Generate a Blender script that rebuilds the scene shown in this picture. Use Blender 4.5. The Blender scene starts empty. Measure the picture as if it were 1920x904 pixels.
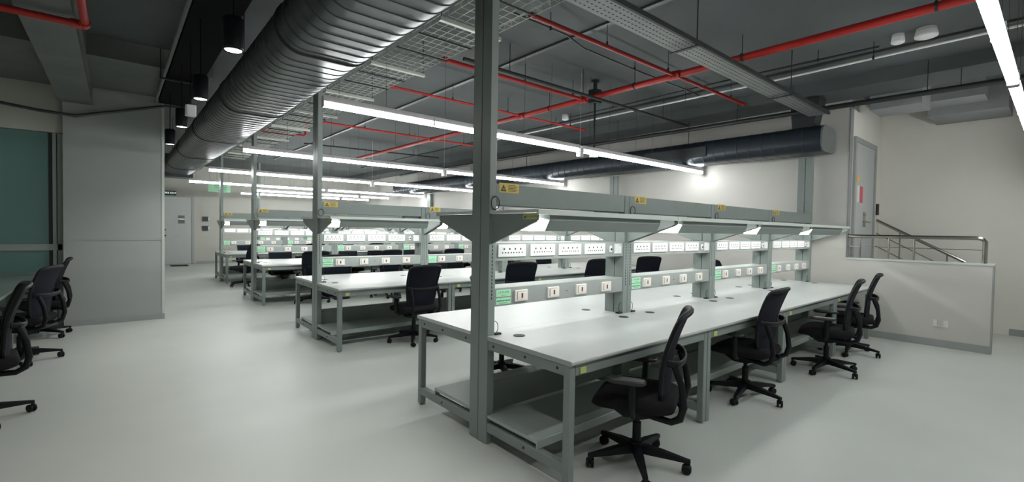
import bpy, math, random
from mathutils import Vector, Matrix
random.seed(7)
S = bpy.context.scene
COL = S.collection
PI = math.pi

# ------------------------------------------------------------------ materials
def mat(name, col, rough=.5, metal=0., var=.06, scale=6., bump=0., bscale=80., spec=.5, emit=None, strength=0., alpha=1., trans=0.):
    m = bpy.data.materials.new(name); m.use_nodes = True
    nt = m.node_tree; b = nt.nodes['Principled BSDF']
    b.inputs['Roughness'].default_value = rough
    b.inputs['Metallic'].default_value = metal
    b.inputs['Specular IOR Level'].default_value = spec
    tc = nt.nodes.new('ShaderNodeTexCoord')
    if var > 0:
        nz = nt.nodes.new('ShaderNodeTexNoise'); nz.inputs['Scale'].default_value = scale; nz.inputs['Detail'].default_value = 4
        nt.links.new(tc.outputs['Object'], nz.inputs['Vector'])
        rp = nt.nodes.new('ShaderNodeValToRGB')
        rp.color_ramp.elements[0].position = .3; rp.color_ramp.elements[1].position = .7
        rp.color_ramp.elements[0].color = tuple(c*(1-var) for c in col)+(1,)
        rp.color_ramp.elements[1].color = tuple(min(1, c*(1+var)) for c in col)+(1,)
        nt.links.new(nz.outputs['Fac'], rp.inputs['Fac']); nt.links.new(rp.outputs['Color'], b.inputs['Base Color'])
    else:
        b.inputs['Base Color'].default_value = tuple(col)+(1,)
    if bump > 0:
        n2 = nt.nodes.new('ShaderNodeTexNoise'); n2.inputs['Scale'].default_value = bscale
        nt.links.new(tc.outputs['Object'], n2.inputs['Vector'])
        bp = nt.nodes.new('ShaderNodeBump'); bp.inputs['Strength'].default_value = bump; bp.inputs['Distance'].default_value = .01
        nt.links.new(n2.outputs['Fac'], bp.inputs['Height']); nt.links.new(bp.outputs['Normal'], b.inputs['Normal'])
    if emit:
        b.inputs['Emission Color'].default_value = tuple(emit)+(1,); b.inputs['Emission Strength'].default_value = strength
    if trans: b.inputs['Transmission Weight'].default_value = trans
    b.inputs['Alpha'].default_value = alpha
    return m

M = {}
M['floor'] = mat('floor_vinyl', (.56, .59, .55), .42, 0, .035, 1.2, .02, 60, spec=.35)
M['wall'] = mat('white_wall_paint', (.60, .585, .55), .75, 0, .02, 2, .03, 120)
M['wallgrey'] = mat('grey_white_panel', (.37, .39, .38), .6, 0, .03, 1.5)
M['wallbeige'] = mat('beige_wall_paint', (.50, .495, .45), .8, 0, .03, 2)
M['ceil'] = mat('dark_ceiling_paint', (.082, .094, .096), .8, 0, .14, 1.3, .1, 30)
M['beam'] = mat('grey_concrete_beam', (.15, .16, .155), .8, 0, .12, 2.5, .1, 30)
M['eband'] = mat('grey_edge_band', (.36, .41, .385), .4, 0, .02)
M['skirt'] = mat('grey_skirting', (.34, .36, .35), .5, 0, .03)
M['raceway'] = mat('pale_grey_powder_coat', (.32, .345, .335), .45, 0, .03, 8)
M['steel'] = mat('grey_green_powder_coat', (.228, .264, .250), .45, 0, .03, 8, .02, 300)
M['top'] = mat('white_laminate', (.52, .535, .527), .33, 0, .02, 9)
M['edge'] = mat('pale_edge_band', (.60, .645, .61), .4, 0, .02)
M['black'] = mat('black_plastic', (.006, .0065, .009), .5, 0, .1, 20, spec=.28)
M['matte'] = mat('matte_black_shade', (.006, .006, .007), .9, 0, .1, 20, spec=.08)
M['seatf'] = mat('black_seat_fabric', (.013, .0125, .0135), .9, 0, .2, 60, .25, 400, spec=.2)
M['mesh'] = mat('black_back_mesh', (.008, .011, .019), .8, 0, .15, 90, .3, 700, spec=.22)
M['pad'] = mat('soft_arm_pad', (.03, .032, .034), .38, 0, .05)
M['chrome'] = mat('brushed_steel', (.40, .385, .35), .22, 1., .05, 20)
M['duct'] = mat('galvanised_duct', (.095, .108, .114), .34, .7, .08, 5)
M['rib'] = mat('duct_rib_dark', (.08, .088, .09), .4, .6, .05)
M['bduct'] = mat('black_blue_duct', (.020, .029, .040), .35, .3, .1, 4)
M['dark'] = mat('dark_grey_metal', (.022, .026, .028), .5, .2, .1)
M['tray'] = mat('zinc_tray', (.23, .25, .25), .45, .5, .05)
M['wire'] = mat('tray_wire', (.50, .52, .47), .5, .3, .05)
M['red'] = mat('red_pipe_paint', (.42, .018, .014), .42, 0, .08, 8)
M['white'] = mat('white_plastic', (.80, .81, .80), .4, 0, .01)
M['cream'] = mat('switch_plate_cream', (.80, .77, .72), .4, 0, .01)
M['hole'] = mat('dark_socket_hole', (.02, .02, .02), .6, 0, 0)
M['sred'] = mat('switch_red', (.22, .035, .025), .5, 0, 0)
M['green'] = mat('mint_label', (.42, .80, .53), .5, 0, .02)
M['gtext'] = mat('dark_green_print', (.02, .10, .05), .6, 0, 0)
M['yellow'] = mat('yellow_sticker', (.66, .50, .11), .5, 0, .03)
M['ytext'] = mat('dark_print', (.07, .06, .03), .6, 0, 0)
M['lime'] = mat('pale_yellow_sticker', (.52, .56, .22), .5, 0, .03)
M['lamp'] = mat('lamp_diffuser', (.9, .9, .9), .5, 0, 0, emit=(.96, .985, .98), strength=44.)
M['task'] = mat('task_tube', (.9, .9, .9), .5, 0, 0, emit=(.99, 1., .97), strength=10.)
M['spot'] = mat('spot_lens', (.9, .9, .9), .5, 0, 0, emit=(1., .97, .9), strength=9.)
M['lhouse'] = mat('lamp_housing', (.62, .60, .61), .45, 0, .02)
M['exitlit'] = mat('lit_sign_letters', (.9, .95, .92), .5, 0, 0, emit=(.9, 1., .95), strength=.9)
M['exitbk'] = mat('exit_sign_green_black', (.01, .035, .025), .5, 0, 0)
M['glass'] = mat('green_glass', (.20, .36, .34), .06, 0, 0, spec=.5, alpha=.72)
M['frost'] = mat('frosted_film', (.20, .28, .26), .5, 0, .03, alpha=.9)
M['gdark'] = mat('dark_seal', (.012, .02, .022), .4, 0, .05)
M['door'] = mat('grey_door_paint', (.47, .49, .485), .5, 0, .02)
M['rubber'] = mat('dark_mat', (.02, .02, .02), .9, 0, .2, 40)
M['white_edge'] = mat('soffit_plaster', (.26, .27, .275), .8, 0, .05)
M['desktop'] = mat('greenish_desk_laminate', (.22, .28, .255), .35, 0, .03)
M['redsign'] = mat('red_paper', (.60, .10, .12), .6, 0, .03)

# ------------------------------------------------------------------ mesh builder
class MB:
    def __init__(s): s.v = []; s.f = []; s.m = []; s.sm = []
    def add(s, vs, fs, mi=0, smooth=False):
        o = len(s.v); s.v += [tuple(v) for v in vs]
        for f in fs: s.f.append(tuple(i+o for i in f)); s.m.append(mi); s.sm.append(smooth)
        return s
    def box(s, x0, y0, z0, x1, y1, z1, mi=0):
        x0, x1 = min(x0, x1), max(x0, x1); y0, y1 = min(y0, y1), max(y0, y1); z0, z1 = min(z0, z1), max(z0, z1)
        v = [(x0, y0, z0), (x1, y0, z0), (x1, y1, z0), (x0, y1, z0), (x0, y0, z1), (x1, y0, z1), (x1, y1, z1), (x0, y1, z1)]
        return s.add(v, [(0, 3, 2, 1), (4, 5, 6, 7), (0, 1, 5, 4), (1, 2, 6, 5), (2, 3, 7, 6), (3, 0, 4, 7)], mi)
    def cbox(s, x0, y0, z0, x1, y1, z1, c=.003, mi=0):   # box with chamfered long edges (extruded octagon along the longest side)
        d = [x1-x0, y1-y0, z1-z0]; a = d.index(max(d)); o = [i for i in range(3) if i != a]
        lo = [x0, y0, z0]; hi = [x1, y1, z1]; p, q = o
        poly = [(lo[p]+c, lo[q]), (hi[p]-c, lo[q]), (hi[p], lo[q]+c), (hi[p], hi[q]-c), (hi[p]-c, hi[q]), (lo[p]+c, hi[q]), (lo[p], hi[q]-c), (lo[p], lo[q]+c)]
        return s.prism(poly, a, lo[a], hi[a], mi)
    def prism(s, poly, axis, a, b, mi=0, smooth=False):  # polygon in the other two axes (in x,y,z order), extruded along axis
        def P(u, w, t):
            return (t, u, w) if axis == 0 else ((u, t, w) if axis == 1 else (u, w, t))
        n = len(poly); area = sum(poly[i][0]*poly[(i+1) % n][1]-poly[(i+1) % n][0]*poly[i][1] for i in range(n))
        flip = (area < 0) != (axis == 1)
        v = [P(u, w, a) for u, w in poly]+[P(u, w, b) for u, w in poly]
        cap0 = tuple(range(n)); cap1 = tuple(range(n, 2*n))
        sides = [(i, (i+1) % n, n+(i+1) % n, n+i) for i in range(n)]
        if flip: fs = [cap0, cap1[::-1]]; sides = [q[::-1] for q in sides]
        else: fs = [cap0[::-1], cap1]
        s.add(v, fs, mi); return s.add(v, sides, mi, smooth)
    def tube(s, pts, r, n=8, closed=False, mi=0, sx=1., radii=None):
        pts = [Vector(p) for p in pts]; N = len(pts); vs = []; fs = []; up = None
        for i, p in enumerate(pts):
            if closed: t = pts[(i+1) % N]-pts[i-1]
            else: t = pts[min(i+1, N-1)]-pts[max(i-1, 0)]
            t.normalize()
            if up is None:
                up = Vector((0, 0, 1)) if abs(t.z) < .9 else Vector((1, 0, 0))
            a = up-t*up.dot(t); a.normalize(); up = a; b = t.cross(a); rr = radii[i] if radii else r
            for k in range(n):
                g = 2*PI*k/n; vs.append(p+a*math.sin(g)*rr*sx+b*math.cos(g)*rr)
        for i in range(N if closed else N-1):
            j = (i+1) % N
            for k in range(n): fs.append((i*n+k, i*n+(k+1) % n, j*n+(k+1) % n, j*n+k))
        s.add(vs, fs, mi, True)
        if not closed: s.add(vs[:n], [tuple(range(n))[::-1]], mi); s.add(vs[-n:], [tuple(range(n))], mi)
        return s
    def loft(s, rings, mi=0, smooth=True, caps=True):
        n = len(rings[0]); vs = [p for r in rings for p in r]; fs = []
        for i in range(len(rings)-1):
            for k in range(n): fs.append((i*n+k, i*n+(k+1) % n, (i+1)*n+(k+1) % n, (i+1)*n+k))
        s.add(vs, fs, mi, smooth)
        if caps: s.add(rings[0], [tuple(range(n))[::-1]], mi); s.add(rings[-1], [tuple(range(n))], mi)
        return s
    def cyl(s, p, r, z0, z1, n=16, mi=0, r2=None):
        r2 = r if r2 is None else r2
        R = lambda z, q: [(p[0]+q*math.cos(2*PI*k/n), p[1]+q*math.sin(2*PI*k/n), z) for k in range(n)]
        return s.loft([R(z0, r), R(z1, r2)], mi)
    def build(s, name, m, parent=None, loc=None):
        me = bpy.data.meshes.new(name); me.from_pydata(s.v, [], s.f)
        for q in (m if isinstance(m, (list, tuple)) else [m]): me.materials.append(M[q])
        me.polygons.foreach_set('material_index', s.m); me.polygons.foreach_set('use_smooth', s.sm); me.update()
        o = bpy.data.objects.new(name, me); COL.objects.link(o)
        if parent is not None: o.parent = parent
        if loc: o.location = loc
        return o

_txt = {}
def text_mesh(body, size):
    k = (body, size)
    if k not in _txt:
        c = bpy.data.curves.new('lettering', 'FONT'); c.body = body; c.size = size; c.align_x = 'CENTER'; c.align_y = 'CENTER'; c.resolution_u = 2
        o = bpy.data.objects.new('lettering', c); COL.objects.link(o)
        dg = bpy.context.evaluated_depsgraph_get(); dg.update(); me = o.evaluated_get(dg).to_mesh()
        _txt[k] = ([tuple(v.co) for v in me.vertices], [tuple(p.vertices) for p in me.polygons])
        o.evaluated_get(dg).to_mesh_clear(); bpy.data.objects.remove(o); bpy.data.curves.remove(c)
    return _txt[k]
def put_text(mb, body, size, fn, mi):
    v, f = text_mesh(body, size); mb.add([fn(p[0], p[1]) for p in v], f, mi)

def tag(o, label, cat, group=None, kind=None):
    o['label'] = label; o['category'] = cat
    if group: o['group'] = group
    if kind: o['kind'] = kind
    return o
def empty(name, loc, label, cat, group=None, rz=0.):
    o = bpy.data.objects.new(name, None); COL.objects.link(o); o.location = loc; o.rotation_euler = (0, 0, rz); o.empty_display_size = .1
    return tag(o, label, cat, group)
def struct(name, mb, m):
    o = mb.build(name, m); o['kind'] = 'structure'; return o
KIDS = {}
def copy_tree(o, kids=None, parent=None):
    c = o.copy(); COL.objects.link(c)
    if parent: c.parent = parent
    for ch in o.children: copy_tree(ch, None, c)
    return c
ORD = ['first', 'second', 'third', 'fourth', 'fifth', 'sixth', 'added seventh']

# ------------------------------------------------------------------ room shell
H = 3.67; XW = 6.5; XB = 8.42; YB = 19.3; XL = -3.6; YF = -5.0; YG = 7.5; YC = .38
struct('floor', MB().box(XL-.2, YF-.2, -.12, XB+.2, YB+.2, 0), 'floor')
struct('ceiling', MB().box(XL-.2, YF-.2, H, XB+.2, YB+.2, H+.15), 'ceil')
struct('wall_right', MB().box(XW, YC, 0, XW+.15, YB, H), 'wall')
struct('wall_back', MB().box(-1.5, YB, 0, XW+.15, YB+.15, H), 'wallbeige')
struct('wall_front', MB().box(XL-.15, YF-.15, 0, XB+.15, YF, H), 'wall')
struct('wall_left', MB().box(XL-.15, YF, 0, XL, 10.2, H), 'wall')
M['wallstair'] = mat('brightened_white_wall_paint', (.80, .78, .72), .75, 0, .02, 2)  # white wall paint made lighter, stands in for light on the stair walls
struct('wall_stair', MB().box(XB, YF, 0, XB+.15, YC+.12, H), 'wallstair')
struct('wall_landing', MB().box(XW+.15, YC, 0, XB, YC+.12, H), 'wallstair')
struct('wall_corridor', MB().box(-1.52, YG, 0, -1.40, YB, H), 'wallbeige')
struct('wall_glassroom', MB().box(XL, 10.05, 0, -1.52, 10.2, H), 'wallgrey')
struct('wall_overglass', MB().box(XL, YG-.05, 2.74, -2.51, YG+.08, H), 'wallbeige')
pw = MB().box(-2.51, 7.33, 0, -1.372, YG, H)
struct('wall_partition', pw, 'wallgrey')
struct('trim_partition', MB().box(-2.51, 7.324, 1.226, -1.37, 7.33, 1.233), 'skirt')
struct('trim_corner', MB().box(-1.40, 7.322, 0, -1.366, 7.33, H-.24), 'edge')
struct('baseboard_partition', MB().box(-2.51, 7.315, 0, -1.366, 7.33, .085), 'skirt')
struct('baseboard_back', MB().box(.35, YB-.015, 0, XW, YB, .1), 'skirt')
struct('baseboard_right', MB().box(XW-.015, YC, 0, XW, YB, .1), 'skirt')
struct('baseboard_stair', MB().box(XB-.015, YF, 0, XB, -1.25, .1), 'skirt')
# parapet wall in front of the stair
struct('wall_parapet', MB().box(XW, -1.18, 0, XW+.12, YC, 1.12), 'wall')
struct('trim_parapet', MB().box(XW-.012, -1.195, 1.12, XW+.135, YC, 1.145), 'edge')
struct('trim_parapet_end', MB().box(XW-.006, -1.195, 0, XW+.12, -1.18, 1.12), 'skirt')
struct('baseboard_parapet', MB().box(XW-.014, -1.195, 0, XW, YC, .1), 'skirt')
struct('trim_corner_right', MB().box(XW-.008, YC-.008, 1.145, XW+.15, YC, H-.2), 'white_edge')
# stair flight behind the parapet, coming down from the landing door
st = MB().box(XW+.12, -.10, 0, XB, YC, .69)
for k in range(3): st.box(XW+.12, -.10-.27*(k+1), 0, XB, -.10-.27*k, .69-.1725*(k+1))
struct('floor_landing', st, 'skirt')
# soffits of the upper flight
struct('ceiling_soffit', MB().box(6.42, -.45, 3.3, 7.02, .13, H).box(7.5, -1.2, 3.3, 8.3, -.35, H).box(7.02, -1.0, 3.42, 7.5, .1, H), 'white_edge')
struct('ceiling_beam_right', MB().box(5.75, YF, 3.5, 6.42, YB, H), 'ceil')
struct('ceiling_beam_long', MB().box(-2.545, -2.2, 3.17, -2.20, 7.33, H), 'beam')
struct('ceiling_beam_cross', MB().box(-2.20, 5.6, 3.43, -.95, 7.33, H), 'beam')
struct('ceiling_beam_left', MB().box(XL, 5.4, 3.40, -2.545, 7.45, H), 'beam')
# slab joints / cast-in strips of the ceiling
for i, x in enumerate((2.0, 4.95)):
    struct('trim_ceiling_%d' % (i+1), MB().box(x-.03, -4.8, H-.025, x+.03, 15, H), 'rib')

# ------------------------------------------------------------------ glass partition (left)
gp = empty('window_1', (0, 0, 0), '', ''); del gp['label']; del gp['category']; gp['kind'] = 'structure'
MB().box(XL, YG, 1.172, -2.66, YG+.012, 2.735).build('pane', 'glass', gp)
MB().box(XL, YG, .78, -2.66, YG+.012, 1.085).build('pane', 'glass', gp)
MB().box(XL, YG, .05, -2.66, YG+.012, .78).build('frosted_pane', 'frost', gp)
MB().box(XL, YG-.03, 1.085, -2.53, YG+.03, 1.172).build('rail', 'eband', gp)
MB().box(XL, YG-.02, 0, -2.53, YG+.03, .05).build('rail', 'eband', gp)
MB().box(-2.665, YG-.01, .05, -2.625, YG+.03, 2.735).build('seal', 'gdark', gp)
fr = MB().cbox(-2.625, YG-.03, 1.172, -2.585, YG+.03, 2.735).box(-2.585, YG+.0, .05, -2.575, YG+.03, 2.735, 1).box(-2.575, YG-.03, .05, -2.51, YG+.03, 2.735, 0)
fr.cbox(-2.625, YG-.03, .05, -2.585, YG+.03, 1.085)
fr.build('frame', ['eband', 'gdark'], gp)
sh = MB().box(XL, 8.3, 1.60, -3.02, 8.7, 1.655).prism([(8.3, 1.60), (8.7, 1.60), (8.7, 1.5)], 0, XL, XL+.06)
tag(sh.build('dark_shelf', 'dark'), 'dark wall shelf seen through the green glass partition', 'shelf')

# ------------------------------------------------------------------ doors
def door(name, kids):
    d = bpy.data.objects.new(name, None); COL.objects.link(d); d['kind'] = 'structure'; return d
d1 = door('door_1', 0)
MB().box(-1.02, YB-.03, .01, .20, YB-.001, 2.46).build('leaf', 'door', d1)
MB().box(.20, YB-.05, 0, .27, YB, 2.53).box(-1.112, YB-.05, 0, -1.02, YB, 2.53).box(-1.02, YB-.05, 2.46, .20, YB, 2.53).build('frame', 'skirt', d1)
MB().box(-.22, YB-.036, 1.50, -.02, YB-.03, 1.80, 0).box(-.215, YB-.04, 1.64, -.025, YB-.036, 1.69, 1).build('vision_panel', ['rib', 'white'], d1)
MB().cyl((-.60, YB-.06), .02, 1.03, 1.08).box(-.63, YB-.06, 1.04, -.57, YB-.03, 1.06).cyl((-.60, YB-.05), .018, 1.25, 1.29).build('handle', 'dark', d1)
d2 = door('door_2', 0)
MB().box(6.78, YC-.02, .69, 7.86, YC, 2.92).build('leaf', 'door', d2)
MB().box(6.70, YC-.035, .69, 6.78, YC, 3.0).box(7.86, YC-.035, .69, 7.95, YC, 3.0).box(6.78, YC-.035, 2.92, 7.86, YC, 3.0).build('frame', 'skirt', d2)
MB().box(7.27, YC-.026, 1.62, 7.40, YC-.02, 1.86, 0).tube([(7.33, YC-.026, 1.70), (7.33, YC-.075, 1.70), (7.44, YC-.08, 1.70)], .012).cyl((7.33, YC-.03), .02, 1.80, 1.84).build('handle', 'chrome', d2)
MB().box(7.02, YC-.024, 2.0, 7.20, YC-.02, 2.26, 0).box(6.90, YC-.0235, 2.0, 7.02, YC-.02, 2.26, 1).build('red_notice', ['redsign', 'white'], d2)['label'] = 'red and white notice'
MB().box(6.86, YC-.024, 2.31, 7.02, YC-.02, 2.42).build('yellow_notice', 'yellow', d2)['label'] = 'yellow notice'
tag(MB().cbox(8.13, YC-.035, 1.84, 8.21, YC, 2.03, .008).build('wall_mounted_card_reader', 'dark'), 'small black card reader on the wall beside the landing door', 'card reader')
tag(MB().cbox(-.50, YB-1.05, .0, .0, YB-.55, .02, .006).build('door_mat', 'rubber', None), 'dark door mat in front of the grey far door', 'mat')
ex = empty('exit_sign', (-.465, YB-.12, 2.60), 'lit fire exit sign above the grey far door', 'sign')
MB().cbox(-.185, -.03, -.08, .185, .02, .08, .01).box(-.02, .02, -.02, .02, .12, .02).build('housing', 'exitbk', ex)
tx = MB(); put_text(tx, 'FIRE EXIT', .088, lambda a, b: (a, -.034, b), 0); tx.build('lettering', 'exitlit', ex)
hs = empty('hanging_sign', (.61, 16.0, 2.70), 'pale green hanging notice board under the ceiling near the far door', 'sign')
pl = MB().box(-.31, -.01, -.16, .31, .01, .16, 0)
for k in range(5): pl.box(-.20+.04*k, -.0125, .10-.055*k, .2, -.01, .112-.055*k, 1)
pl.build('panel', ['green', 'gtext'], hs)
for x in (-.27, .27): MB().tube([(x, 0, .16), (x, 0, H-2.70)], .004, 5).build('suspension_wire', 'chrome', hs)
for z, lab in ((1.69, 'upper grey switch box on the beige wall beside the far door'), (1.34, 'lower grey switch box on the beige wall beside the far door')):
    o = empty('switch_box', (.62, YB, z), lab, 'switch', 'switch boxes by the far door')
    MB().cbox(-.09, -.05, -.09, .09, 0, .09, .008).build('box', 'dark', o); MB().box(.10, -.02, -.03, .14, 0, .03).build('button', 'white', o)
ws = empty('twin_socket', (XW, -.71, .315), 'white twin socket plate low on the parapet wall', 'socket')
MB().cbox(-.012, -.075, -.045, 0, .075, .045, .004).build('plate', 'cream', ws)
MB().cbox(-.03, -.03, -.01, -.012, .03, .05, .006).build('plug', 'wall', ws)

# ------------------------------------------------------------------ stair handrails
hr = empty('handrail', (XW+.06, -.4, 1.145), 'level steel handrail on top of the parapet wall', 'handrail', 'steel stair handrails')
yo = .4
MB().tube([(0, YC+yo, .325), (0, -1.02+yo, .325), (0, -1.07+yo, .315), (0, -1.10+yo, .28), (0, -1.10+yo, 0)], .026, 10).build('top_rail', 'chrome', hr)
MB().tube([(0, YC+yo, .17), (0, -1.10+yo, .17)], .006, 6).build('mid_rail', 'chrome', hr)
for y in (.22, -.12, -.40): MB().tube([(0, y+yo, 0), (0, y+yo, .315)], .012, 8).build('post', 'chrome', hr)
MB().cyl((0, YC+yo-.0), .0, .0, .001, 4).box(-.03, YC+yo-.012, .29, .03, YC+yo, .36).build('end_bracket', 'chrome', hr)
h2 = empty('handrail', (8.2, .3, .69), 'sloping steel handrail with three lower bars running down the stair', 'handrail', 'steel stair handrails')
def sl(off, y1=-1.0): return [(0, .08, 1.06+off), (0, y1, 1.06+off-.58*(.08-y1))]
MB().tube(sl(0, -1.06), .026, 10).build('top_rail', 'chrome', h2)
for k, y1 in ((1, -1.0), (2, -1.0), (3, -.9)): MB().tube(sl(-.225*k, y1), .009, 6).build('lower_bar', 'chrome', h2)
for y in (-.25, -.85):
    zt = 1.06-.58*(.08-y)
    MB().tube([(0, y, zt-.95), (0, y, zt)], .012, 8).build('post', 'chrome', h2)

# ------------------------------------------------------------------ workbenches and racks
LM = 1.578; W = 1.766; C = W/2; RY = [0, 3.714, 7.70, 11.742]; RX = [0, .045, .10, .14]
ROWN = ['nearest bench row', 'second bench row', 'third bench row', 'fourth bench row']
def make_bench():
    r = empty('workbench', (0, 0, 0), 'x', 'workbench', 'white-topped workbenches')
    px = .064; py = C-.104
    # worktop: rounded front nose, notches round the rack posts
    poly = [(0, 0), (LM-.002, 0), (LM-.002, py), (LM-px, py), (LM-px, C-.001), (px, C-.001), (px, py), (0, py)]
    t = MB().prism([(x, y if y > .01 else .008) for x, y in poly], 2, .724, .750, 0)
    nose = [(.008, .724), (.002, .728), (0, .737), (.002, .746), (.008, .750)]
    t.prism(nose+[(.0081, .737)], 0, 0, LM-.002, 0, True)
    t.box(-.0015, .006, .722, 0, py, .748, 1)
    t.build('worktop', ['top', 'eband'], r)
    a = MB().cbox(.055, .022, .655, LM-.057, .05, .724, .002)
    a.build('apron', 'steel', r)
    for x in (.003, LM-.055):
        MB().cbox(x, .02, .012, x+.05, .07, .724, .004).cyl((x+.025, .045), .018, 0, .014, 10).build('leg', 'steel', r)
    for x, q in ((.006, -1), (LM-.052, 1)):
        xx = x-.001 if q < 0 else x+.047
        for z0, z1, bolts in ((.655, .724, ((.12, .69), (.40, .69), (py-.06, .69))), (.085, .148, ((.40, .118),))):
            e = MB().cbox(x, .07, z0, x+.046, py, z1, .003, 0)
            for yy, zz in bolts: e.prism([(yy+.009*math.cos(k*PI/4), zz+.009*math.sin(k*PI/4)) for k in range(8)], 0, xx-.002, xx+.002, 1)
            e.build('end_rail', ['steel', 'hole'], r)
    MB().prism([(.29, .182), (py, .182), (py, .204), (.286, .204), (.280, .198), (.280, .150), (.29, .150)], 0, .008, LM-.012).build('lower_shelf', 'eband', r)
    for gx in (.19, LM-.20):
        MB().cyl((gx, .668), .042, .7495, .7525, 20).build('grommet', 'dark', r)
    MB().cbox(.085, .012, .664, .135, .022, .700, .002).build('rating_tag', 'lime', r)['label'] = 'small yellow tag'
    return r

def make_rack():
    r = empty('bench_rack', (0, 0, 0), 'x', 'bench rack', 'shelf and socket racks')
    f0, f1 = C-.102, C+.102
    def upright(x0, ztop):
        u = MB().cbox(x0, f0, .75-.745, x0+.06, C-.003, ztop, .003).cbox(x0, C+.003, .005, x0+.06, f1, ztop, .003).box(x0+.012, C-.003, .005, x0+.048, C+.003, ztop, 1)
        return u.build('upright', ['steel', 'hole'], r)
    def slots(x0, par):
        s_ = MB()
        for sy in (-1, 1):
            y = f0 if sy < 0 else f1
            for k in range(15): s_.box(x0+.026, y-.0012, 1.0+.0255*k, x0+.034, y+.0012, 1.0+.0255*k+.016)
        s_.build('slot_strip', 'hole', par)['kind'] = 'stuff'
    u0 = upright(.001, 1.80); slots(.001, u0); u1 = upright(LM-.062, 1.80); slots(LM-.062, u1)
    xa, xb = .063, LM-.064
    # socket raceway
    ur = MB().cbox(xa, f0+.008, 1.262, xb, f1-.008, 1.392, .003).build('socket_raceway', 'raceway', r)
    y = f0+.008
    for a, b in ((.082, .337), (.385, .638), (.684, .940), (.987, 1.245)):
        p = MB().cbox(a, y-.012, 1.290, b, y+.001, 1.378, .003, 0)
        n = 4
        for k in range(n):
            cx = a+(b-a)*(.2+.2*k)
            p.box(cx-.0055, y-.0135, 1.340, cx+.0055, y-.012, 1.353, 1)
            for q in (-1, 1): p.box(cx+q*.014-.004, y-.0135, 1.316, cx+q*.014+.004, y-.012, 1.325, 1)
        p.box(a+(b-a)*.44, y-.013, 1.366, a+(b-a)*.56, y-.012, 1.368, 2)
        p.build('socket_plate', ['white', 'hole', 'skirt'], ur)
    MB().cbox(1.312, y-.012, 1.302, 1.344, y+.001, 1.358, .003, 0).box(1.322, y-.016, 1.318, 1.338, y-.012, 1.336, 1).build('rocker_switch', ['white', 'hole'], ur)
    MB().cbox(1.384, y-.012, 1.286, 1.474, y+.001, 1.376, .004, 0).box(1.44, y-.013, 1.36, 1.465, y-.012, 1.366, 1).build('blank_plate', ['white', 'skirt'], ur)
    # switch raceway
    lr = MB().cbox(xa, f0+.008, .946, xb, f1-.008, 1.074, .003, 0).box(.78, y-.001, 1.003, .80, y, 1.009, 1).build('switch_raceway', ['raceway', 'sred'], r)
    for a, b in ((.238, .358), (.567, .687), (.888, 1.008), (1.211, 1.331)):
        p = MB().cbox(a, y-.018, .967, b, y+.001, 1.049, .004, 0)
        p.box(a+.014, y-.0195, .980, a+.021, y-.018, 1.036, 2).box(a+.023, y-.021, .980, b-.012, y-.018, 1.032, 0).box(a+.056, y-.0225, .992, a+.071, y-.021, 1.026, 1)
        p.box(a+.014, y-.0195, 1.038, b-.02, y-.018, 1.040, 2)
        p.build('switch_plate', ['cream', 'sred', 'skirt'], lr)
    def lab(z0, z1, body, mi):
        p = MB().box(.075, y-.003, z0, .208, y, z1, 0)
        if body: put_text(p, body, .021, lambda a, b: (.142+a, y-.0035, (z0+z1)/2+.006+b), 1); p.box(.12, y-.0035, z0+.008, .17, y-.003, z0+.010, 1)
        else:
            for k in range(9): p.box(.082+.0135*k, y-.0035, (z0+z1)/2-.001, .082+.0135*k+.0105, y-.003, (z0+z1)/2+.006, 1)
            p.box(.10, y-.0035, z0+.008, .18, y-.003, z0+.010, 1)
        p.build('bench_label', ['green', 'gtext'], lr)
    lab(1.012, 1.060, 'LT-07-03N', 1); lab(.958, 1.003, None, 1)
    # overhead panel with sticker
    op = MB().cbox(xa, f0+.004, 1.655, xb, f0+.05, 1.800, .002).cbox(xa, f1-.05, 1.655, xb, f1-.004, 1.800, .002)
    op.box(xb-.24, f0+.05, 1.62, xb-.02, f1-.05, 1.70)
    op = op.build('overhead_panel', 'steel', r)
    y2 = f0+.004
    s_ = MB().box(.085, y2-.002, 1.742, .265, y2, 1.808, 0)
    s_.add([(.095, y2-.003, 1.750), (.150, y2-.003, 1.750), (.1225, y2-.003, 1.798)], [(0, 1, 2)], 1)
    s_.box(.112, y2-.0045, 1.762, .133, y2-.003, 1.768, 0)
    for k in range(5): s_.box(.165, y2-.003, 1.752+.010*k, .165+(.085 if k % 2 else .07), y2-.002, 1.756+.010*k, 1)
    s_.build('warning_sticker', ['yellow', 'ytext'], op)
    # shelves, brackets, task lights on both sides
    for sg in (-1, 1):
        Y = lambda v: v if sg < 0 else W-v
        sp = [(Y(.294), 1.578), (Y(.294), 1.610), (Y(f0-.003), 1.610), (Y(f0-.003), 1.590), (Y(.312), 1.590), (Y(.312), 1.578)]
        MB().prism(sp, 0, .001, LM-.003).build('shelf', ['edge'], r)
        for x in (.020, LM-.030):
            b = MB().prism([(Y(f0-.002), 1.589), (Y(.315), 1.589), (Y(.312), 1.545), (Y(.34), 1.535), (Y(f0-.002), 1.385)], 0, x, x+.003)
            b.prism([(Y(.34), 1.535), (Y(f0-.002), 1.385), (Y(f0-.002), 1.389), (Y(.34), 1.539)], 0, x, x+.020)
            b = b.build('shelf_bracket', 'steel', r)
            if x < .1 and sg < 0:
                p = MB().box(x-.0015, .322, 1.549, x-.0003, .455, 1.583, 0)
                put_text(p, 'MAX LOAD 75KG', .0155, lambda a, q: (x-.002, .378-a, 1.567+q), 1)
                p.add([(x-.002, .447, 1.556), (x-.002, .427, 1.556), (x-.002, .437, 1.576)], [(0, 1, 2)], 1)
                p.build('load_sticker', ['lime', 'ytext'], b)
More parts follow.
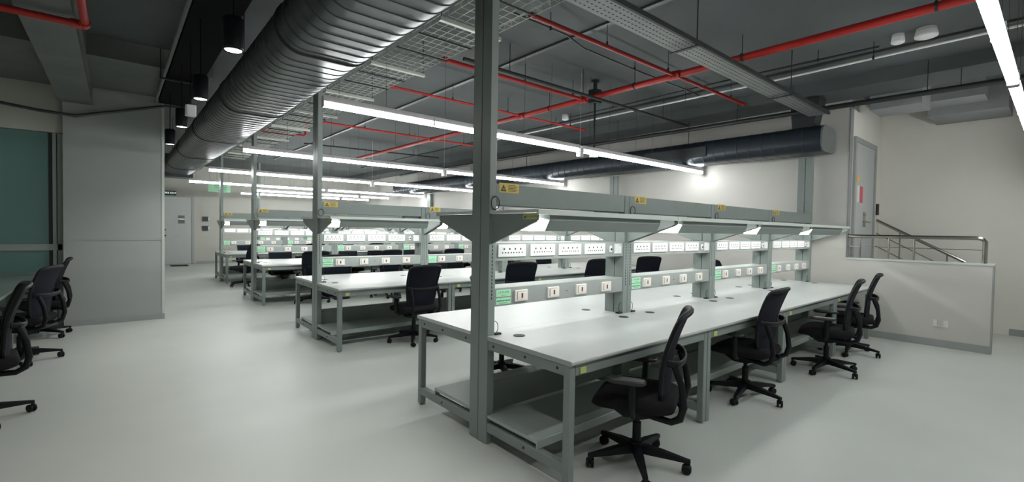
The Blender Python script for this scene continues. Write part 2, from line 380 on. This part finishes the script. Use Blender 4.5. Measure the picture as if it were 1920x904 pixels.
        tl = MB().prism([(Y(.335), 1.589), (Y(.335), 1.545), (Y(.375), 1.478), (Y(.378), 1.480), (Y(.339), 1.547), (Y(.50), 1.575), (Y(.50), 1.589)], 0, .135, LM-.20)
        tl = tl.build('task_light', ['steel'], r)
        MB().prism([(Y(.435), 1.5), (Y(.455), 1.478), (Y(.485), 1.478), (Y(.505), 1.5), (Y(.505), 1.56), (Y(.435), 1.56)], 0, .085, LM-.205).build('tube', 'task', tl)
    # panel under the benches and cables
    MB().cbox(xa, C-.012, .18, xb, C+.012, .385, .002).build('modesty_panel', 'steel', r)
    cb = MB()
    cb.tube([(.066+.035*math.sin(t), f0+.012, .80-.045*math.cos(t)) for t in [k*PI/8 for k in range(9)]], .0025, 5)
    cb.build('cable', 'black', r)
    cb = MB(); cb.tube([(xb-.035*math.sin(t), f0+.02, .80-.045*math.cos(t)) for t in [k*PI/8 for k in range(9)]], .0025, 5)
    cb.build('cable', 'black', r)
    cb = MB(); cb.tube([(.045+.035*math.cos(t), f0-.008, 1.665+.045*math.sin(t)) for t in [k*PI/8 for k in range(16)]], .003, 5, True)
    cb.build('cable', 'black', r)
    MB().cbox(.066, f0-.01, .7502, .115, f0+.03, .762, .003).build('cable_outlet', 'black', r)
    MB().cbox(xb-.05, f0, .7502, xb, f0+.04, .762, .003).build('cable_outlet', 'black', r)
    return r
def tall_post(r, x0, top=H):
    MB().cbox(x0, C-.102, 1.80, x0+.06, C-.003, top, .003).cbox(x0, C+.003, 1.80, x0+.06, C+.102, top, .003).box(x0+.012, C-.003, 1.80, x0+.048, C+.003, top, 1) \
        .build('ceiling_post', ['steel', 'hole'], r)

b0 = make_bench(); k0 = make_rack(); ub = ur_ = False
for ri in range(4):
    for m in range(4):
        x = RX[ri]+m*LM
        for side in (0, 1):
            o = b0 if not ub else copy_tree(b0); ub = True
            o.location = (x, RY[ri], 0) if side == 0 else (x+LM, RY[ri]+W, 0); o.rotation_euler = (0, 0, 0 if side == 0 else PI)
            o['label'] = '%s white-topped workbench from the aisle, %s side of the %s' % (ORD[m], 'near' if side == 0 else 'far', ROWN[ri])
        o = k0 if not ur_ else copy_tree(k0); ur_ = True
        if 'tall' in o.keys(): del o['tall']
        if m in (0, 3): o['tall'] = m
        o.location = (x, RY[ri], 0)
        o['label'] = '%s grey shelf-and-socket rack from the aisle, standing on the %s' % (ORD[m], ROWN[ri])
# short fifth row far behind
for m in range(3):
    x = 1.86+m*1.578
    o = copy_tree(k0); del o['tall']; o.location = (x, 15.75, 0); o['label'] = '%s grey shelf-and-socket rack of the short row nearest the far wall' % ORD[m]
    if m == 0: o['tall'] = 0
    o = copy_tree(b0); o.location = (x, 15.75, 0); o.rotation_euler = (0, 0, 0); o['label'] = '%s white-topped workbench of the short row nearest the far wall' % ORD[m]
for o in list(COL.objects):
    if 'tall' in o.keys():
        m = o['tall']; del o['tall']; tall_post(o, .001 if m == 0 else LM-.062, H if m == 0 else 2.672)

# ------------------------------------------------------------------ office chairs
def make_chair():
    r = empty('office_chair', (0, 0, 0), 'x', 'office chair', 'black office chairs')
    for k in range(5):
        a = 2*PI*k/5+.35; c, s_ = math.cos(a), math.sin(a)
        R = lambda d, w, z0, z1: [(c*d-s_*w, s_*d+c*w, z0), (c*d+s_*w, s_*d-c*w, z0), (c*d+s_*w*.8, s_*d-c*w*.8, z1), (c*d-s_*w*.8, s_*d+c*w*.8, z1)]
        leg = MB().loft([R(.02, .030, .082, .135), R(.15, .026, .078, .120), R(.29, .018, .072, .094), R(.325, .016, .066, .088)], 0, False).build('base_leg', 'black', r)
        cs = MB()
        for q in (-1, 1):
            t = .018; cx, cy = c*.315, s_*.315
            # two wheel discs with a hood, axle across the leg, trailing a little
            ang = a+1.1*((k % 3)-1)
            ux, uy = math.cos(ang), math.sin(ang); vx, vy = -uy, ux
            rings = []
            for d, rr in ((.006, .024), (.008, .029), (.020, .029), (.024, .022)):
                rings.append([(cx-.012*ux+vx*q*d+ux*rr*math.cos(g), cy-.012*uy+vy*q*d+uy*rr*math.cos(g), .0295+rr*math.sin(g)) for g in [2*PI*j/14 for j in range(14)]])
            if q > 0: rings = [x[::-1] for x in rings]
            cs.loft(rings)
        cs.cyl((c*.315, s_*.315), .010, .03, .074, 8)
        cs.build('caster', 'black', leg)
    MB().cyl((0, 0), .042, .075, .15, 16).cyl((0, 0), .027, .15, .27, 14).cyl((0, 0), .017, .27, .40, 12).build('gas_column', 'black', r)
    # seat mechanism
    MB().prism([(-.17, .405), (-.15, .36), (-.04, .325), (.07, .325), (.17, .385), (.19, .405)], 0, -.10, .10).build('mechanism', 'black', r)
    # seat
    def rr_(hw, y0, y1, z, cr, n=6, dz=0.):
        pts = []
        for (sx, sy, a0) in ((1, 1, 0), (-1, 1, PI/2), (-1, -1, PI), (1, -1, 3*PI/2)):
            for i in range(n+1):
                g = a0+i*PI/2/n
                px_ = sx*(hw-cr)+cr*math.cos(g); py_ = (y1-cr if sy > 0 else y0+cr)+cr*math.sin(g)
                w = max(0., (py_-.08)/.17)
                pts.append((px_, py_, z-dz*w*w))
        return pts
    seat = MB().loft([rr_(.205, -.20, .20, .402, .08, dz=.01), rr_(.24, -.235, .245, .420, .10, dz=.02), rr_(.25, -.245, .262, .450, .11, dz=.035), rr_(.24, -.235, .25, .482, .10, dz=.042), rr_(.20, -.20, .20, .494, .09, dz=.03), rr_(.10, -.10, .10, .490, .05)])
    seat.build('seat', 'seatf', r)
    # backrest
    prof = [(.47, .175, -.188), (.53, .195, -.186), (.60, .213, -.190), (.68, .222, -.196), (.76, .228, -.208), (.83, .233, -.228), (.90, .238, -.252), (.955, .237, -.274), (.980, .230, -.287), (.994, .21, -.298)]
    nx = 10
    def bk(z, hw, y, u, off): return (hw*u, y-off+.035*u*u, z+(.012*(1-u*u) if z > .975 else 0))
    g = MB(); n = len(prof)
    for off, rev in ((0., False), (.012, True)):
        vs = [bk(z, hw, y, -1+2*i/nx, off) for z, hw, y in prof for i in range(nx+1)]
        fs = [(j*(nx+1)+i, j*(nx+1)+i+1, (j+1)*(nx+1)+i+1, (j+1)*(nx+1)+i) for j in range(n-1) for i in range(nx)]
        g.add(vs, [f if not rev else f[::-1] for f in (fs if not rev else fs)], 0, True)
    back = g.build('back_mesh', 'mesh', r)
    rim = [bk(z, hw, y, -1, .006) for z, hw, y in prof]+[bk(*prof[-1], -1+2*i/8, .006) for i in range(1, 8)]+[bk(z, hw, y, 1, .006) for z, hw, y in reversed(prof)]+[bk(*prof[0], 1-2*i/8, .006) for i in range(1, 8)]
    rad = [.014]*len(prof)+[.019]*7+[.014]*len(prof)+[.013]*7
    MB().tube(rim, .014, 8, True, radii=rad).build('back_frame', 'black', r)
    # lumbar band behind the back
    MB().tube([(.226*math.cos(t) if abs(math.cos(t)) > .01 else 0, -.195-.085*math.sin(t)**.7 if math.sin(t) > 0 else -.195, .73-.02*math.sin(t)) for t in [PI*k/12 for k in range(13)]], .010, 8, sx=2.2).build('lumbar_band', 'black', r)
    # J shaped back carrier
    for s_ in (-1, 1):
        MB().tube([(s_*.10, .02, .385), (s_*.15, -.12, .375), (s_*.185, -.22, .375), (s_*.20, -.27, .405), (s_*.205, -.290, .48), (s_*.205, -.275, .60), (s_*.205, -.235, .71)], .016, 8, sx=1.3).build('back_carrier', 'black', r)
    MB().tube([(-.185, -.22, .375), (-.10, -.255, .375), (0, -.265, .375), (.10, -.255, .375), (.185, -.22, .375)], .015, 8).build('carrier_bar', 'black', r)
    # arm rests
    for s_ in (-1, 1):
        arm = MB().tube([(s_*.10, .0, .395), (s_*.22, .0, .395), (s_*.268, -.005, .42), (s_*.276, -.01, .50), (s_*.276, -.01, .595)], .022, 8, sx=1.2, radii=[.02, .022, .024, .024, .022])
        arm = arm.build('arm_post', 'black', r)
        oc = lambda hw, hl, z: [(s_*.272+hw*math.copysign(abs(math.cos(t))**.6, math.cos(t)), .03+hl*math.copysign(abs(math.sin(t))**.6, math.sin(t)), z) for t in [2*PI*k/20 for k in range(20)]]
        MB().loft([oc(.035, .105, .592), oc(.045, .118, .600), oc(.046, .120, .612), oc(.038, .11, .620)]).build('arm_pad', 'pad', arm)
    return r
ch0 = make_chair(); cu = [False]
def chair(x, y, head, label, group='black office chairs', base=None):
    o = ch0 if not cu[0] else copy_tree(ch0); cu[0] = True
    o.location = (x, y, 0); o.rotation_euler = (0, 0, math.radians(head-90)); o['label'] = label; o['group'] = group
    if base is None: base = (head*1.7+x*37) % 72
    for c in o.children:
        if c.name.startswith('base_leg'): c.rotation_euler = (0, 0, math.radians(base-(head-90)-20.05))
    return o
CH = []
near = {0: [(.60, -.02, 116, 8), (2.43, .09, 93, 46), (3.97, -.11, 103, 32), (5.12, -.03, 102, 46)],
        1: [(1.03, 3.72, 96, 23), (2.62, 3.56, 76), (4.28, 3.56, 86), (5.93, 3.56, 62)],
        2: [(.95, 7.62, 88), (2.45, 7.60, 95), (4.1, 7.64, 80), (5.6, 7.6, 92)],
        3: [(.42, 11.10, 196), (2.2, 11.6, 84), (3.9, 11.64, 96), (5.5, 11.62, 90)]}
far = {0: [(1.04, 1.90, -50, 30), None, None, (5.92, 1.86, -84)],
       1: [(.80, 5.72, -92), (2.76, 5.82, -86), (4.2, 5.80, -95), (5.6, 5.82, -90)],
       2: [(.92, 9.62, -90), (2.5, 9.6, -84), (4.2, 9.62, -96), (5.7, 9.6, -90)],
       3: [(1.0, 13.7, -90), (2.5, 13.68, -94), (4.0, 13.7, -88), None]}
for ri in range(4):
    for nm, d in (('near', near), ('far', far)):
        for m, p in enumerate(d[ri]):
            if p: chair(p[0], p[1], p[2], 'black mesh-back chair, %s side of the %s, %s workbench from the aisle' % (nm, ROWN[ri], ORD[m]), base=p[3] if len(p) > 3 else None)
for (x, y, h, bs), w in zip([(-2.75, 3.35, 188, 12), (-2.72, 5.34, 163, 0), (-2.70, 6.72, 182, 28)], ['nearest', 'middle', 'farthest']):
    chair(x, y, h, 'black mesh-back office chair at the long desk by the left wall, %s of three' % w, 'chairs at the side desk', bs)

# ------------------------------------------------------------------ long side desk at the left
dk = empty('side_desk', (-3.12, 5.0, 0), 'long pale desk along the left wall with three chairs', 'desk')
MB().prism([(-.44, .72), (.33, .72), (.338, .728), (.338, .742), (.33, .75), (-.44, .75)], 1, -2.2, 2.3).build('desktop', 'desktop', dk)
for yy in (-2.1, -.7, .75, 2.2):
    for xx in (-.40, .25): MB().cbox(xx, yy-.025, 0, xx+.05, yy+.025, .72, .003).build('leg', 'steel', dk)
    MB().cbox(-.35, yy-.02, .66, .25, yy+.02, .72, .003).build('cross_rail', 'steel', dk)

# ------------------------------------------------------------------ ceiling tube lamps
def lamp(n, wires):
    r = empty('pendant_tube_lamp', (0, 0, 0), 'x', 'ceiling lamp', 'linear tube lamps')
    L = n
    MB().prism([(-.028, .048), (-.022, .10), (.022, .10), (.028, .048)], 0, .003, L-.003).box(.0, -.03, .0, .006, .03, .10).box(L-.006, -.03, 0, L, .03, .10).build('housing', 'lhouse', r)
    MB().prism([(-.030, .048), (-.030, .018), (-.020, .003), (0, 0), (.020, .003), (.030, .018), (.030, .048)], 0, .006, L-.006).build('diffuser', 'lamp', r)
    for x in wires: MB().tube([(x, 0, .10), (x, 0, H-2.575)], .0022, 5).build('suspension_wire', 'chrome', r)
    return r
l0 = lamp(1.15, (.15, .62)); l2 = lamp(1.112, (.15, .60)); l1 = lamp(1.112, (.04,)); lu = {}
lines = [(-1.48, -.5, 7, 'lamp line nearest the camera'), (2.65, -.5, 6, 'lamp line behind the nearest bench row'), (6.2, -.5, 6, 'lamp line behind the second bench row'),  # seventh lamp of the nearest line is added to light the stair wall
         (9.6, -.5, 6, 'lamp line behind the third bench row'), (13.0, -.5, 6, 'lamp line behind the fourth bench row'), (15.1, 1.4, 4, 'short lamp line over the last benches'), (17.0, 1.4, 4, 'lamp line nearest the far wall')]
for Y, x0, n, nm in lines:
    x = x0
    for k in range(n):
        p = l0 if k < 3 else l1 if k == n-1 and Y > 0 else l2
        o = p if p not in lu else copy_tree(p); lu[p] = 1
        o.location = (x, Y, 2.575); o['label'] = '%s white tube lamp from the aisle in the %s' % (ORD[k], nm)
        x += (1.15 if k < 3 else 1.112)+(.09 if k == 2 else .004)
# U shaped joint between two lamps of the visible line, and its black drop rod
jb = empty('ceiling_junction_box', (3.385, 2.72, 3.40), 'black junction box with drop rod over the second lamp line', 'junction box')
MB().cyl((0, 0), .06, .24, .27, 14).cyl((0, 0), .03, .13, .24, 10).build('ceiling_flange', 'dark', jb)
MB().cbox(-.075, -.07, -.06, .075, .07, .13, .01).build('box', 'dark', jb)
MB().tube([(0, 0, -.05), (0, 0, -.72)], .016, 8).build('drop_rod', 'dark', jb)
MB().cbox(-.05, -.045, -.84, .05, .045, -.715, .008).build('lamp_clamp', 'white', jb)
for (x, Y) in ((3.006, 2.65), (3.006, 6.2), (3.006, 9.6)):
    u = MB().cbox(-.040, -.036, -.06, -.012, .036, .085, .006).cbox(.014, -.036, -.06, .040, .036, .085, .006).box(-.014, -.03, .05, .016, .03, .085).box(-.001, -.001, .085, .001, .001, H-2.577)
    k_ = u.build('hanging_lamp_joint', 'white', None, (x, Y, 2.577)); tag(k_, 'white U-shaped joint between tube lamps %s' % {2.65: 'behind the nearest bench row', 6.2: 'behind the second bench row', 9.6: 'behind the third bench row'}[Y], 'lamp joint', 'lamp joints')

# ------------------------------------------------------------------ spotlights left of the duct
for k, y in enumerate((-1.34, .20, 1.73, 3.27, 4.85, 6.4)):  # first two are unseen, added to light the near floor
    r = empty('spotlight', (-1.36, y, 2.6), 'black cylinder spotlight beside the grey duct, %s' % ('added out of view to light the near floor' if k < 2 else ORD[k-2]+' from the top of the photo'), 'spotlight', 'cylinder spotlights')
    n = 24
    ring = lambda rad, z: [(rad*math.cos(2*PI*i/n), rad*math.sin(2*PI*i/n), z) for i in range(n)]
    MB().loft([ring(.052, .012), ring(.058, 0), ring(.060, .02), ring(.060, .205), ring(.054, .21)]).build('housing', 'black', r)
    MB().cyl((0, 0), .048, .004, .0115, n).build('lens', 'spot', r)
    ld = bpy.data.lights.new('spot_beam', 'SPOT'); ld.energy = 45 if y < 6 else 75; ld.color = (1., .99, .95); ld.spot_size = math.radians(125); ld.spot_blend = 1.; ld.shadow_soft_size = .05
    lo = bpy.data.objects.new('spot_beam', ld); COL.objects.link(lo); lo.parent = r; lo.location = (0, 0, -.005)
    MB().tube([(0, 0, .21), (0, 0, .715)], .006, 6).build('stem', 'black', r)
ap = empty('hanging_sensor_box', (-1.36, 4.0, 2.58), 'small white sensor box hanging between the black spotlights', 'sensor')
MB().cbox(-.045, -.045, 0, .045, .045, .105, .012).build('box', 'white', ap)
MB().tube([(0, 0, .105), (0, 0, .735)], .006, 6).build('stem', 'black', ap)

# ------------------------------------------------------------------ big ribbed duct
def oval(xl, xr, zc, r, n=14):
    return [(xr+r*math.cos(-PI/2+PI*i/n), zc+r*math.sin(-PI/2+PI*i/n)) for i in range(n+1)]+[(xl+r*math.cos(PI/2+PI*i/n), zc+r*math.sin(PI/2+PI*i/n)) for i in range(n+1)]
dx = (-.885, -.56, 2.935, .19)
Y0, Y1 = -4.5, 12.9
du = empty('air_duct', (-.72, 4.0, 2.745), 'big grey ribbed air duct running down the aisle ceiling', 'air duct')
base = [(x+.72, z-2.745) for x, z in oval(*dx)]
MB().prism([(p[0], p[1]) for p in base], 1, Y0-4, Y1-4, 0, True).build('duct_body', 'duct', du)
def hoop(mb, y, w, h):
    o1 = [(x+.72, z-2.745) for x, z in oval(dx[0], dx[1], dx[2], dx[3]+.0005)]; o2 = [(x+.72, z-2.745) for x, z in oval(dx[0], dx[1], dx[2], dx[3]+h)]
    R = lambda o, yy: [(a, yy-4, b) for a, b in o]
    mb.loft([R(o1, y-w), R(o2, y-w*.4), R(o2, y+w*.4), R(o1, y+w)], 0, False, False)
rb = MB(); y = Y0+.1; fl = MB()
fy = [1.9+2.36*k for k in range(-2, 5)]
while y < Y1:
    if min(abs(y-q) for q in fy) > .05: hoop(rb, y, .006, .005)
    y += .138
rb.build('duct_ribs', 'rib', du)
for q in fy:
    f_ = MB(); hoop(f_, q, .018, .012); f_.build('joint_flange', 'dark', du)
for q in (.7, 3.1, 5.4, 7.8, 10.2, 12.5):
    for x in (-.33, .34): MB().tube([(x, q-4, .15), (x, q-4, H-2.745)], .006, 6).build('hanger_rod', 'dark', du)
MB().prism([(-.60, -.06), (.30, -.06), (.30, .52), (-.60, .52)], 1, Y1-4, Y1-4+.5).build('end_box', 'bduct', du)

# black duct along the right wall
bd = empty('air_duct', (6.02, .52, 2.682), 'dark round-edged air duct along the right wall with grey end cap', 'air duct')
pol = []
hw, hh, cr = .30, .19, .13
for (sx, sz, a0) in ((1, 1, 0), (-1, 1, PI/2), (-1, -1, PI), (1, -1, 3*PI/2)):
    for i in range(6):
        g = a0+i*PI/10; pol.append((sx*(hw-cr)+cr*math.cos(g), .19+sz*(hh-cr)+cr*math.sin(g)))
MB().prism(pol, 1, 0, 13.5, 0, True).build('duct_body', 'bduct', bd)
MB().prism([(a*1.012, .19+(b-.19)*1.012) for a, b in pol], 1, -.012, .012, 0).build('end_cap', 'beam', bd)
rb = MB()
for k in range(70):
    y = .25+.19*k
    q1 = [(a*1.002, y-.006, .19+(b-.19)*1.002) for a, b in pol]; q2 = [(a*1.02, y, .19+(b-.19)*1.02) for a, b in pol]; q3 = [(a*1.002, y+.006, .19+(b-.19)*1.002) for a, b in pol]
    rb.loft([q1, q2, q3], 0, False, False)
rb.build('duct_ribs', 'dark', bd)
MB().prism([(.15, .35), (.42, .35), (.46, .80), (.06, .80)], 0, -.19, .07).build('riser', 'dark', bd)
for y in (2.2, 4.4, 6.6, 9, 11.4): MB().tube([(0, y, .37), (0, y, .83)], .006, 6).build('hanger_rod', 'dark', bd)
MB().box(-.32, 1.7, .10, -.295, 2.9, .27).build('access_panel', 'dark', bd)

# ------------------------------------------------------------------ trays
mt = empty('wire_mesh_tray', (.5, 5.0, 3.30), 'galvanised wire mesh cable tray hung beside the grey duct', 'cable tray')
w = MB(); x0, x1 = -.27, .27; ya, yb = -6.5, 8.0
y = ya
while y < yb:
    w.tube([(x0, y, .05), (x0, y, 0), (x1, y, 0), (x1, y, .05)], .0042, 4); y += .1
for k in range(7): w.tube([(x0+(x1-x0)*k/6, ya, 0), (x0+(x1-x0)*k/6, yb, 0)], .0042, 4)
for x in (x0, x1): w.tube([(x, ya, .05), (x, yb, .05)], .0042, 4)
w.build('wire_mesh', 'wire', mt)
for k in range(10):
    y = -6.1+1.42*k
    MB().cbox(x0-.06, y-.02, -.045, x1+.06, y+.02, -.008, .003).build('support_bracket', 'wire', mt)
    for x in (x0-.04, x1+.04): MB().tube([(x, y, -.03), (x, y, H-3.30)], .005, 5).build('hanger_rod', 'dark', mt)
    for j in range(2):
        yy = y+.42+.45*j
        MB().tube([(x0-.02+(x1-x0+.04)*i/24, yy+.006*(i % 2), -.008) for i in range(25)], .009, 5).build('tie_bar', 'dark', mt)

pt = empty('perforated_tray', (3.0, .53, 3.16), 'grey perforated cable tray with black side channel under the ceiling', 'cable tray')
p_ = MB().box(-3.3, -.11, 0, 2.6, .12, .004, 0).box(-3.3, .117, 0, 2.6, .12, .06, 0)
for i in range(114):
    for j in range(4):
        x = -3.2+.05*i+(.025 if j % 2 else 0); y = -.075+.05*j
        if (i//24) % 1 == 0: p_.box(x-.010, y-.004, -.0015, x+.010, y+.004, 0, 1)
p_.build('tray_base', ['tray', 'hole'], pt)
MB().cbox(-3.3, -.140, -.012, 2.6, -.112, .030, .003).build('side_channel', 'dark', pt)
for x in (-3.0, -1.0, 1.2): MB().tube([(x, -.126, .030), (x, -.126, H-3.16)], .006, 6).cbox(x-.02, -.145, -.025, x+.02, .13, -.016, .002).build('hanger_rod', 'dark', pt)

# ------------------------------------------------------------------ fire pipes
fp = empty('fire_sprinkler_pipe', (3.33, 4.0, 3.42), 'long red fire sprinkler main with branch pipes under the ceiling', 'sprinkler pipe')
MB().tube([(.02, -8.0, 0), (.0, 2, 0), (-.07, 8.0, 0)], .040, 12).build('main_pipe', 'red', fp)
for y, xa, xb, rr in ((1.41, .92, 5.25, .022), (2.90, .92, 3.35, .027), (4.28, .95, 4.95, .020), (7.2, .9, 4.5, .020)):
    bq = MB().tube([(xa-3.33, y-4, 0), (xb-3.33, y-4, 0)], rr, 8)
    bq.tube([(xa-3.33-.01, y-4, 0), (xa-3.33+.05, y-4, 0)], rr+.007, 8).tube([(xb-3.33-.05, y-4, 0), (xb-3.33+.01, y-4, 0)], rr+.007, 8)
    bq = bq.build('branch_pipe', 'red', fp)
    for t in (.25, .52, .9):
        x = xa+(xb-xa)*t-3.33
        MB().tube([(x, y-4, .0), (x, y-4, H-3.42)], .004, 5).cyl((x, y-4), .012, .015, .05, 6).build('pipe_hanger', 'dark', bq)
    MB().tube([(-.055, y-4, 0), (.055, y-4, 0)], rr+.02, 10).tube([(0, y-4-.07, 0), (0, y-4+.07, 0)], .052, 10).build('tee_joint', 'red', bq)
for y in (-1.0, .6, 2.0, 3.6, 5.6, 8, 10.8): MB().tube([(0, y-4, .03), (0, y-4, H-3.42)], .005, 5).tube([(0, y-4-.01, 0), (0, y-4+.01, 0)], .046, 10).build('pipe_hanger', 'dark', fp)
f2 = empty('fire_pipe_elbow', (-2.126, 3.49, 3.10), 'red fire pipe bending round the concrete beam at upper left', 'fire pipe')
MB().tube([(-1.44, 0, 0), (-.03, 0, 0)], .028, 10).tube([(0, -.03, 0), (0, -6.0, 0)], .028, 10).build('pipe', 'red', f2)
MB().tube([(-.09, 0, 0), (-.025, 0, 0), (-.006, -.006, 0), (0, -.025, 0), (0, -.09, 0)], .037, 10).build('elbow', 'red', f2)
for y in (-1.2, -3.2): MB().tube([(0, y, .02), (0, y, H-3.10)], .005, 5).build('pipe_hanger', 'dark', f2)
f3 = empty('fire_pipe_drop', (.7, 8.72, 3.4), 'short red fire pipe with upturned end behind the second ceiling post', 'fire pipe')
MB().tube([(-1.1, 0, 0), (.40, 0, 0), (.43, 0, .03), (.43, 0, H-3.4)], .022, 8).tube([(-1.1, 0, 0), (-1.1, 0, H-3.4)], .01, 6).build('pipe', 'red', f3)

def run(name, pts, r, m, label, cat, hang=(), n=8):
    o = empty(name, pts[0], label, cat); P0 = Vector(pts[0])
    MB().tube([Vector(p)-P0 for p in pts], r, n).build('pipe', m, o)
    if hang:
        for p in hang:
            q = Vector(p)-P0; MB().tube([q, (q.x, q.y, H-P0.z)], .005, 5).cyl((q.x, q.y), .012, q.z-.02, q.z+.02, 6).build('hanger_rod', 'dark', o)
    return o
run('conduit_pipe', [(.95, 2.52, 3.33), (3.2, 2.52, 3.33), (5.6, 2.52, 3.33)], .022, 'dark', 'black conduit passing the junction box under the ceiling', 'conduit', [(1.6, 2.52, 3.33), (2.9, 2.52, 3.33), (4.85, 2.52, 3.33)])
run('conduit_pipe', [(4.52, -3.5, 3.485), (4.63, 1, 3.485), (4.57, 6.5, 3.485)], .014, 'white', 'thin white conduit crossing the ceiling towards the right wall', 'conduit', [(4.59, -.3, 3.485), (4.62, 2.0, 3.485), (4.59, 4.7, 3.485)])
run('conduit_pipe', [(4.45, -.38, 3.555), (4.40, 1, 3.555), (4.42, 4.2, 3.555)], .012, 'dark', 'thin black conduit beside the white one, linking the smoke detectors', 'conduit', [(4.43, 0.2, 3.555), (4.413, 3.2, 3.555)])
run('conduit_pipe', [(5.80, -3.8, 3.26), (5.74, 0, 3.27), (5.60, 5.0, 3.27), (5.48, 13, 3.27)], .035, 'dark', 'thick black conduit above the dark wall duct', 'conduit', [(5.77, -.9, 3.26), (5.75, -.6, 3.27), (5.70, .9, 3.27), (5.68, 1.7, 3.27), (5.62, 4.0, 3.27)])
run('conduit_pipe', [(.9, 1.62, 3.50), (1.65, 1.66, 3.52), (2.0, 1.74, 3.50), (3.0, 1.77, 3.50), (4.2, 1.80, 3.521), (4.9, 1.82, 3.521)], .010, 'rib', 'thin brown cable pipe running beside a red branch pipe', 'conduit', [(1.4, 1.645, 3.51), (3.0, 1.77, 3.51)])
run('conduit_pipe', [(1.5, 10.1, 3.47), (5.2, 10.05, 3.53)], .018, 'dark', 'black conduit crossing the ceiling over the third lamp line', 'conduit', [(2.2, 10.09, 3.48), (4.4, 10.06, 3.517)])
run('conduit_pipe', [(-3.3, 7.29, 3.06), (-2.75, 7.29, 3.0), (-2.38, 7.29, 2.985), (-1.9, 7.29, 3.13), (-1.37, 7.29, 3.30), (-1.1, 7.29, 3.32)], .020, 'rib', 'sagging dark cable pipe clipped along the top of the partition', 'conduit')
for k, x in enumerate((-3.0, -2.7, -2.2, -1.9, -1.65)): pass
bn = empty('cable_bundle', (-1.245, 3.0, 3.32), 'cable tray with loose pipes and a shade-black base left of the grey duct', 'cable tray')
MB().prism([(-.20, 0), (.16, 0), (.16, .09), (.157, .09), (.157, .004), (-.197, .004), (-.197, .09), (-.20, .09)], 1, -7.5, 4.2).build('tray', 'matte', bn)  # tray base made solid, wide and near black to hold the shade here
MB().tube([(-.04, -7.5, .03), (-.03, 0, .03), (-.05, 4.2, .03)], .02, 7).build('cable', 'rib', bn)
MB().tube([(.04, -7.5, .03), (.045, 0, .03), (.03, 4.2, .03)], .02, 7).build('cable', 'rib', bn)
MB().tube([(-.235, -7.5, .03), (-.225, 0, .02), (-.235, 4.2, .015)], .020, 8).build('side_pipe', 'beam', bn)
for y in (-3, -1.6, -.5, 2.6): MB().tube([(-.265, y, -.01), (-.265, y, H-3.32)], .006, 5).cbox(-.275, y-.015, -.024, .14, y+.015, -.004, .002).build('hanger_rod', 'dark', bn)

for (x, y, rr, lab_) in ((4.57, -.75, .10, 'larger white smoke detector near the right lamp line'), (4.55, -.52, .062, 'smaller white smoke detector next to the larger one'), (4.56, 4.42, .065, 'white smoke detector beyond the black junction box')):
    sd = empty('smoke_detector', (x, y, 3.58), lab_, 'smoke detector', 'ceiling detectors')
    n = 22; ring = lambda q, z: [(q*math.cos(2*PI*i/n), q*math.sin(2*PI*i/n), z) for i in range(n)]
    MB().loft([ring(rr*.6, -.012), ring(rr*.95, 0), ring(rr, .012), ring(rr*.9, .06)]).build('cover', 'white', sd)
    MB().loft([ring(rr*.88, .06), ring(rr*.85, H-3.58)]).build('mount', 'lhouse', sd)

# ------------------------------------------------------------------ camera
F = 875.5644
yaw, pitch, roll = .8684, -.0248, .01638
f = Vector((math.cos(yaw)*math.cos(pitch), math.sin(yaw)*math.cos(pitch), math.sin(pitch)))
r = f.cross(Vector((0, 0, 1))).normalized(); u = r.cross(f)
r2 = r*math.cos(roll)+u*math.sin(roll); u2 = u*math.cos(roll)-r*math.sin(roll)
cd = bpy.data.cameras.new('camera'); cam = bpy.data.objects.new('camera', cd); COL.objects.link(cam)
cd.sensor_fit = 'HORIZONTAL'; cd.sensor_width = 36; cd.lens = F/1920*36; cd.clip_start = .05; cd.clip_end = 100
mw = Matrix.Identity(4)
for i in range(3): mw[i][0] = r2[i]; mw[i][1] = u2[i]; mw[i][2] = -f[i]
mw[0][3], mw[1][3], mw[2][3] = -1.9346, -1.7484, 1.4849
cam.matrix_world = mw; S.camera = cam

# ------------------------------------------------------------------ world and view
wd = bpy.data.worlds.new('World'); S.world = wd; wd.use_nodes = True
wd.node_tree.nodes['Background'].inputs['Color'].default_value = (.02, .022, .024, 1); wd.node_tree.nodes['Background'].inputs['Strength'].default_value = .3
S.view_settings.view_transform = 'Standard'; S.view_settings.look = 'None'; S.view_settings.gamma = 1.; S.view_settings.use_curve_mapping = False
S.view_settings.exposure = 0.
S.cycles.max_bounces = 8; S.cycles.diffuse_bounces = 5; S.cycles.glossy_bounces = 3; S.cycles.transparent_max_bounces = 12; S.cycles.transmission_bounces = 4
S.cycles.use_light_tree = True; S.cycles.sample_clamp_indirect = 6.
S.cycles.caustics_reflective = False; S.cycles.caustics_refractive = False
